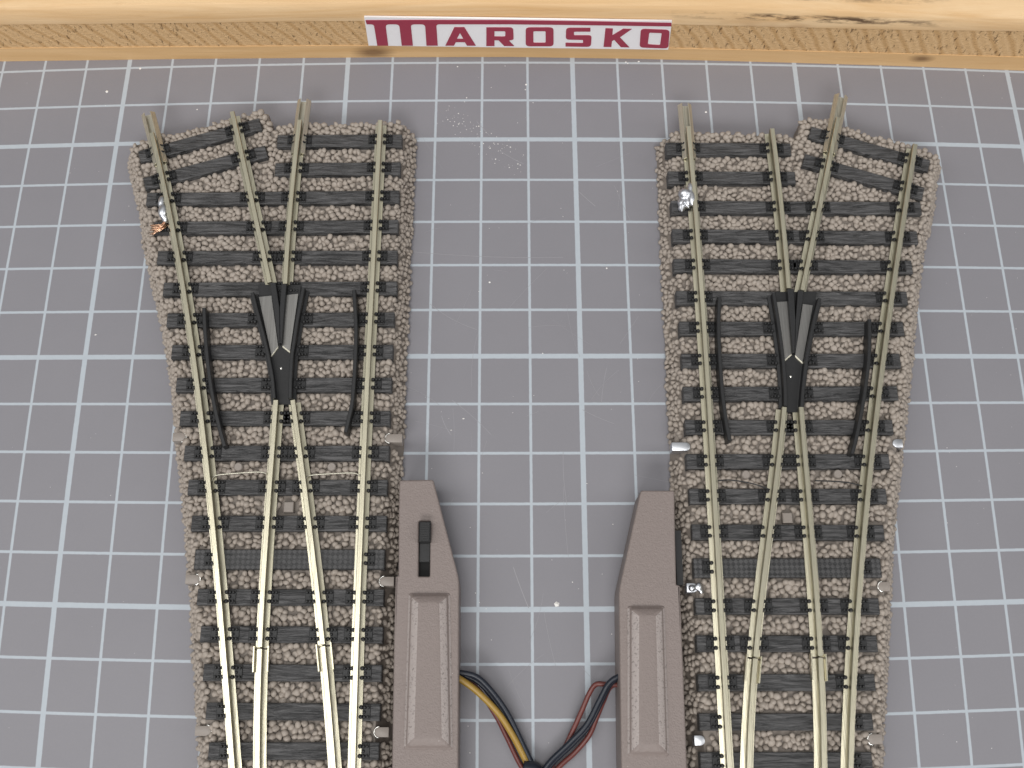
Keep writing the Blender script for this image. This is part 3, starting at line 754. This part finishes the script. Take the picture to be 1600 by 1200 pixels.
def motor(D, label):
    base = at(*D['base'], 0); root = thing('switch_motor', label, 'switch motor', base, 'switch motors clipped to the turnouts')
    def loc(p): q = at(p[0], p[1], ZM); return (q.x - base.x, q.y - base.y)
    polys = [fillet([(*loc(p), p[2] if len(p) > 2 else .05) for p in D['outline']], .05, 5)]
    if D.get('slot'): polys.append(fillet([loc(p) for p in D['slot']], .02, 3))
    me = filled_curve(polys, ZM, .035, 3); me.transform(Matrix.Translation((0, 0, ZM / 2)))
    me.polygons.foreach_set('use_smooth', [True] * len(me.polygons)); me.set_sharp_from_angle(angle=.6)
    link('housing', me, M_MOTOR, root)
    # raised bar with sloping sides
    o = [at(p[0], p[1], ZM) for p in D['panel']]
    ctr = sum(o, Vector()) / 4
    rings = []
    def ring(k, z):
        rr = [ctr + (p - ctr) for p in o]
        q = []
        for p in rr:
            sx = 1 if p.x > ctr.x else -1; sy = 1 if p.y > ctr.y else -1
            q.append((p.x - sx * k, p.y - sy * k * .9))
        return [(x, y, z) for x, y in fillet(q, .06, 4)]
    prof = [(-.03, ZM - .05), (-.02, ZM + .003), (.0, ZM + .012), (.02, ZM + .03), (.045, ZM + .075), (.07, ZM + .093), (.17, ZM + .137), (.20, ZM + .142), (.25, ZM + .142)]
    vs = []; fs = []
    for k, z in prof: r_ = ring(k, z); m = len(r_); vs += r_
    for i in range(len(prof) - 1):
        for q in range(m): fs.append((i * m + q, i * m + (q + 1) % m, (i + 1) * m + (q + 1) % m, (i + 1) * m + q))
    fs.append(tuple(range((len(prof) - 1) * m, len(prof) * m))); fs.append(tuple(range(m - 1, -1, -1)))
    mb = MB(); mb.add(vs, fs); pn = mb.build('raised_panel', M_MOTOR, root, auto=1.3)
    pn.data.materials.append(M_RIDGE_SHEEN)
    for p in pn.data.polygons:      # the two long pitted ridges: their sheen is painted as a lighter plastic
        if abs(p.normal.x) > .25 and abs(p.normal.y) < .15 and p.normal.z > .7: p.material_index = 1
    if D.get('slot'):
        s = [at(p[0], p[1], ZM) for p in D['slot']]; c = sum(s, Vector()) / 4
        w = abs(s[1].x - s[0].x); h = abs(s[2].y - s[1].y)
        mb = MB(); mb.box((c.x, c.y, .60), w + .06, h + .06, .10); mb.build('slot_floor', M_DARKSLOT, root)
        mb = MB(); mb.box((c.x, c.y + h * .12, .70), w * .95, h * .70, .06, 0, .01); mb.build('slider', M_BLACK, root)
        k = at(*D['knob'], ZM + .1); mb = MB()
        kw, kh = w * .98, .37
        mb.box((k.x, k.y, .76), kw, kh, .27, 0, .02)
        for i in range(8): mb.box((k.x, k.y + kh / 2 - .04 - i * .042, 1.02), kw * .92, .02, .022, 0, .006)
        mb.build('lever_knob', M_BLACK, root)
    if D.get('bar'):
        s = [at(p[0], p[1], .62) for p in D['bar']]
        mb = MB(); mb.prism([(p.x, p.y) for p in s], .35, .62); mb.build('side_bar', M_BLACK, root)
    for lab, mat, r, pts in D['wires']:
        pth = spline([at(p[0], p[1], p[2]) for p in pts], 8); mb = MB(); mb.tube(pth, r, 10)
        w = mb.build('wire', mat, root, smooth=True); w['label'] = lab
    return root
M_YEL = mat_plastic('yellow_insulation', (.31, .19, .035), .38, .5, 20, .05, .01)
M_BLK = mat_plastic('black_insulation', (.014, .018, .028), .36, .4, 20, .05, .01)
M_RDW = mat_plastic('red_insulation', (.125, .033, .028), .36, .5, 12, .05, .01, .3)
motor(dict(base=(660, 980),
    outline=[(624, 750), (677, 749), (717.5, 905, .12), (717, 1000), (715.5, 1330), (610.5, 1330), (612.5, 1190), (615.5, 1000), (618, 901, .01), (622.5, 899, .01), (623, 800)],
    slot=[(654.5, 814), (672.5, 814), (671.5, 900.5), (653.5, 900.5)], knob=(664, 831),
    panel=[(640, 928), (702, 928), (706, 1170), (632.5, 1170)],
    wires=[('yellow wire', M_YEL, .060, [(700, 1052, .45), (717, 1060, .45), (744, 1079, .40), (777.5, 1113, .32), (800, 1147, .25), (817, 1179, .2), (828, 1202, .2), (846, 1235, .2), (850, 1310, .2)]),
           ('black wire lying outermost', M_BLK, .050, [(700, 1046, .42), (718, 1050.5, .42), (745, 1057.5, .42), (770, 1082, .36), (792.5, 1114, .28), (811, 1151, .2), (834, 1200, .2), (846, 1235, .2), (850, 1310, .2)]),
           ('black wire beside the yellow one', M_BLK, .045, [(700, 1049, .34), (718, 1053, .34), (747, 1066, .32), (766, 1086, .26), (788, 1117, .2), (806, 1151, .15), (831, 1200, .16), (846, 1235, .2), (850, 1310, .2)]),
           ('dark red wire under the yellow one', M_RDW, .045, [(700, 1050, .24), (718, 1056, .24), (746, 1076, .2), (774, 1117, .12), (792, 1152, .1), (816, 1200, .1), (846, 1235, .1), (850, 1310, .1)])]),
      'brown switch motor beside the left turnout with a black ribbed lever knob in a slot')
motor(dict(base=(1015, 980),
    outline=[(1001, 766), (1054, 766), (1055, 830), (1057, 913, .01), (1062.5, 915, .01), (1066, 1000), (1073.5, 1190), (1079, 1330), (976, 1330), (970.5, 1190), (968, 1000), (967, 922, .12)],
    panel=[(982, 948), (1037, 948), (1044, 1180), (982, 1180)], bar=[(1054.5, 829), (1064, 829), (1068, 914), (1058, 914)],
    wires=[('black wire', M_BLK, .052, [(985, 1050, .5), (969, 1056, .5), (952, 1067, .48), (937, 1094, .42), (917, 1132, .32), (890, 1161, .24), (853, 1199, .2), (846, 1235, .2), (850, 1310, .2)]),
           ('black wire lying below the other', M_BLK, .040, [(985, 1052, .42), (969, 1058.5, .42), (954, 1070, .38), (940, 1097, .32), (921, 1134, .2), (895, 1163, .14), (858, 1200, .14), (846, 1235, .2), (850, 1310, .2)]),
           ('red wire bowed out in a loop', M_RDW, .047, [(985, 1070, .32), (967, 1070, .32), (945, 1069, .34), (931, 1069.5, .34), (921, 1083, .32), (908, 1113, .25), (892, 1148, .16), (880, 1172, .1), (862, 1196, .1), (846, 1235, .1), (850, 1310, .1)]),
           ('red wire on the inner side', M_RDW, .047, [(985, 1066, .28), (969, 1068, .28), (953, 1074, .28), (943, 1095, .26), (932, 1122, .2), (920, 1150, .14), (898, 1176, .1), (872, 1200, .1), (846, 1235, .1), (850, 1310, .1)])]),
      'brown switch motor beside the right turnout with a plain sloping end and no lever')
mb = MB(); mb.tube(spline([at(818, 1201, .2), at(836, 1206, .22), at(846, 1235, .2), at(850, 1275, .2), at(852, 1330, .2)], 5), .15, 12)
tag(mb.build('cable_sleeve', M_BLK, None, smooth=True), 'short black sleeve round the wires at the bottom edge', 'cable sleeve')

# ------------------------------------------------------------------ dust and scratches on the mat
def flecks():
    mb = MB()
    def one(px, py, r):
        p = at(px, py, 0.004); a = random.uniform(0, 3.1); q = random.uniform(.35, 1); h = r * random.uniform(.3, .7)
        pts = [(p.x + r * math.cos(a + t) * (1 if k % 2 else q), p.y + r * q * math.sin(a + t), .002) for k, t in enumerate((0, 1.3, 2.6, 3.8, 5.1))]
        mb.add(pts + [(p.x, p.y, h)], [(0, 1, 2, 3, 4)] + [(i, (i + 1) % 5, 5) for i in range(5)])
    for px, py, r in [(219, 107, .03), (167, 143, .035), (165, 165, .02), (308, 171, .02), (149, 523, .035), (715, 104, .025), (789, 103, .02), (822, 132, .03), (821, 140, .02), (870, 944, .055), (724, 654, .03), (765, 441, .025), (998, 96, .03), (981, 99, .02), (1103, 175, .03), (705, 672, .03), (978, 97, .02), (948, 419, .02), (848, 552, .03)]: one(px, py, r)
    for _ in range(90):
        t = random.random(); one(695 + 115 * t + random.gauss(0, 13), 168 + 95 * t + random.gauss(0, 13), random.uniform(.006, .018))
    for _ in range(70): one(random.uniform(640, 1030), random.uniform(110, 1180), random.uniform(.005, .012))
    for _ in range(60): one(random.choice((random.uniform(0, 230), random.uniform(1460, 1600))), random.uniform(110, 1190), random.uniform(.004, .010))
    tag(mb.build('dust_flecks', mat_plastic('dust_white', (.75, .73, .70), .7, .3, 10, 0, .01)), 'tiny pale dust flecks scattered over the grey mat', 'dust', None, 'stuff')
    mb = MB()
    def scr(p0, p1, bow, w):
        a, b = Vector(p0), Vector(p1); d = b - a; nrm = Vector((-d.y, d.x)); m_ = (a + b) / 2 + nrm * bow
        pts = [a * (1 - t) ** 2 + m_ * 2 * t * (1 - t) + b * t * t for t in [k / 10 for k in range(11)]]
        mb.loft([at(p.x, p.y, .0) for p in pts], [(-w, .0005), (w, .0005), (w, .0025), (-w, .0025)])
    for s in [((802, 886), (826, 950), .02, .007), ((672, 475), (745, 515), .1, .004), ((640, 393), (880, 402), .03, .004), ((768, 680), (706, 625), .05, .004), ((880, 705), (886, 790), .05, .004), ((948, 575), (940, 630), .05, .004),
              ((905, 300), (930, 322), .02, .006), ((910, 640), (960, 662), .05, .004), ((850, 955), (868, 1040), .03, .003), ((690, 650), (705, 680), .1, .005), ((780, 235), (818, 256), .05, .005), ((745, 190), (765, 212), 0, .005), ((880, 760), (888, 870), .02, .003), ((960, 290), (985, 345), .02, .003)]: scr(*s)
    for _ in range(46):
        x, y = random.uniform(640, 1030), random.uniform(150, 1150); a = random.uniform(0, 6.28); L = random.uniform(15, 90)
        scr((x, y), (x + L * math.cos(a), y + L * math.sin(a)), random.uniform(-.12, .12), random.uniform(.0014, .0026))
    tag(mb.build('fine_scratches', mat_plastic('scratch_grey', (.29, .285, .30), .6, .3, 10, 0, .01)), 'fine pale knife scratches on the grey mat', 'scratches', None, 'stuff')
flecks()
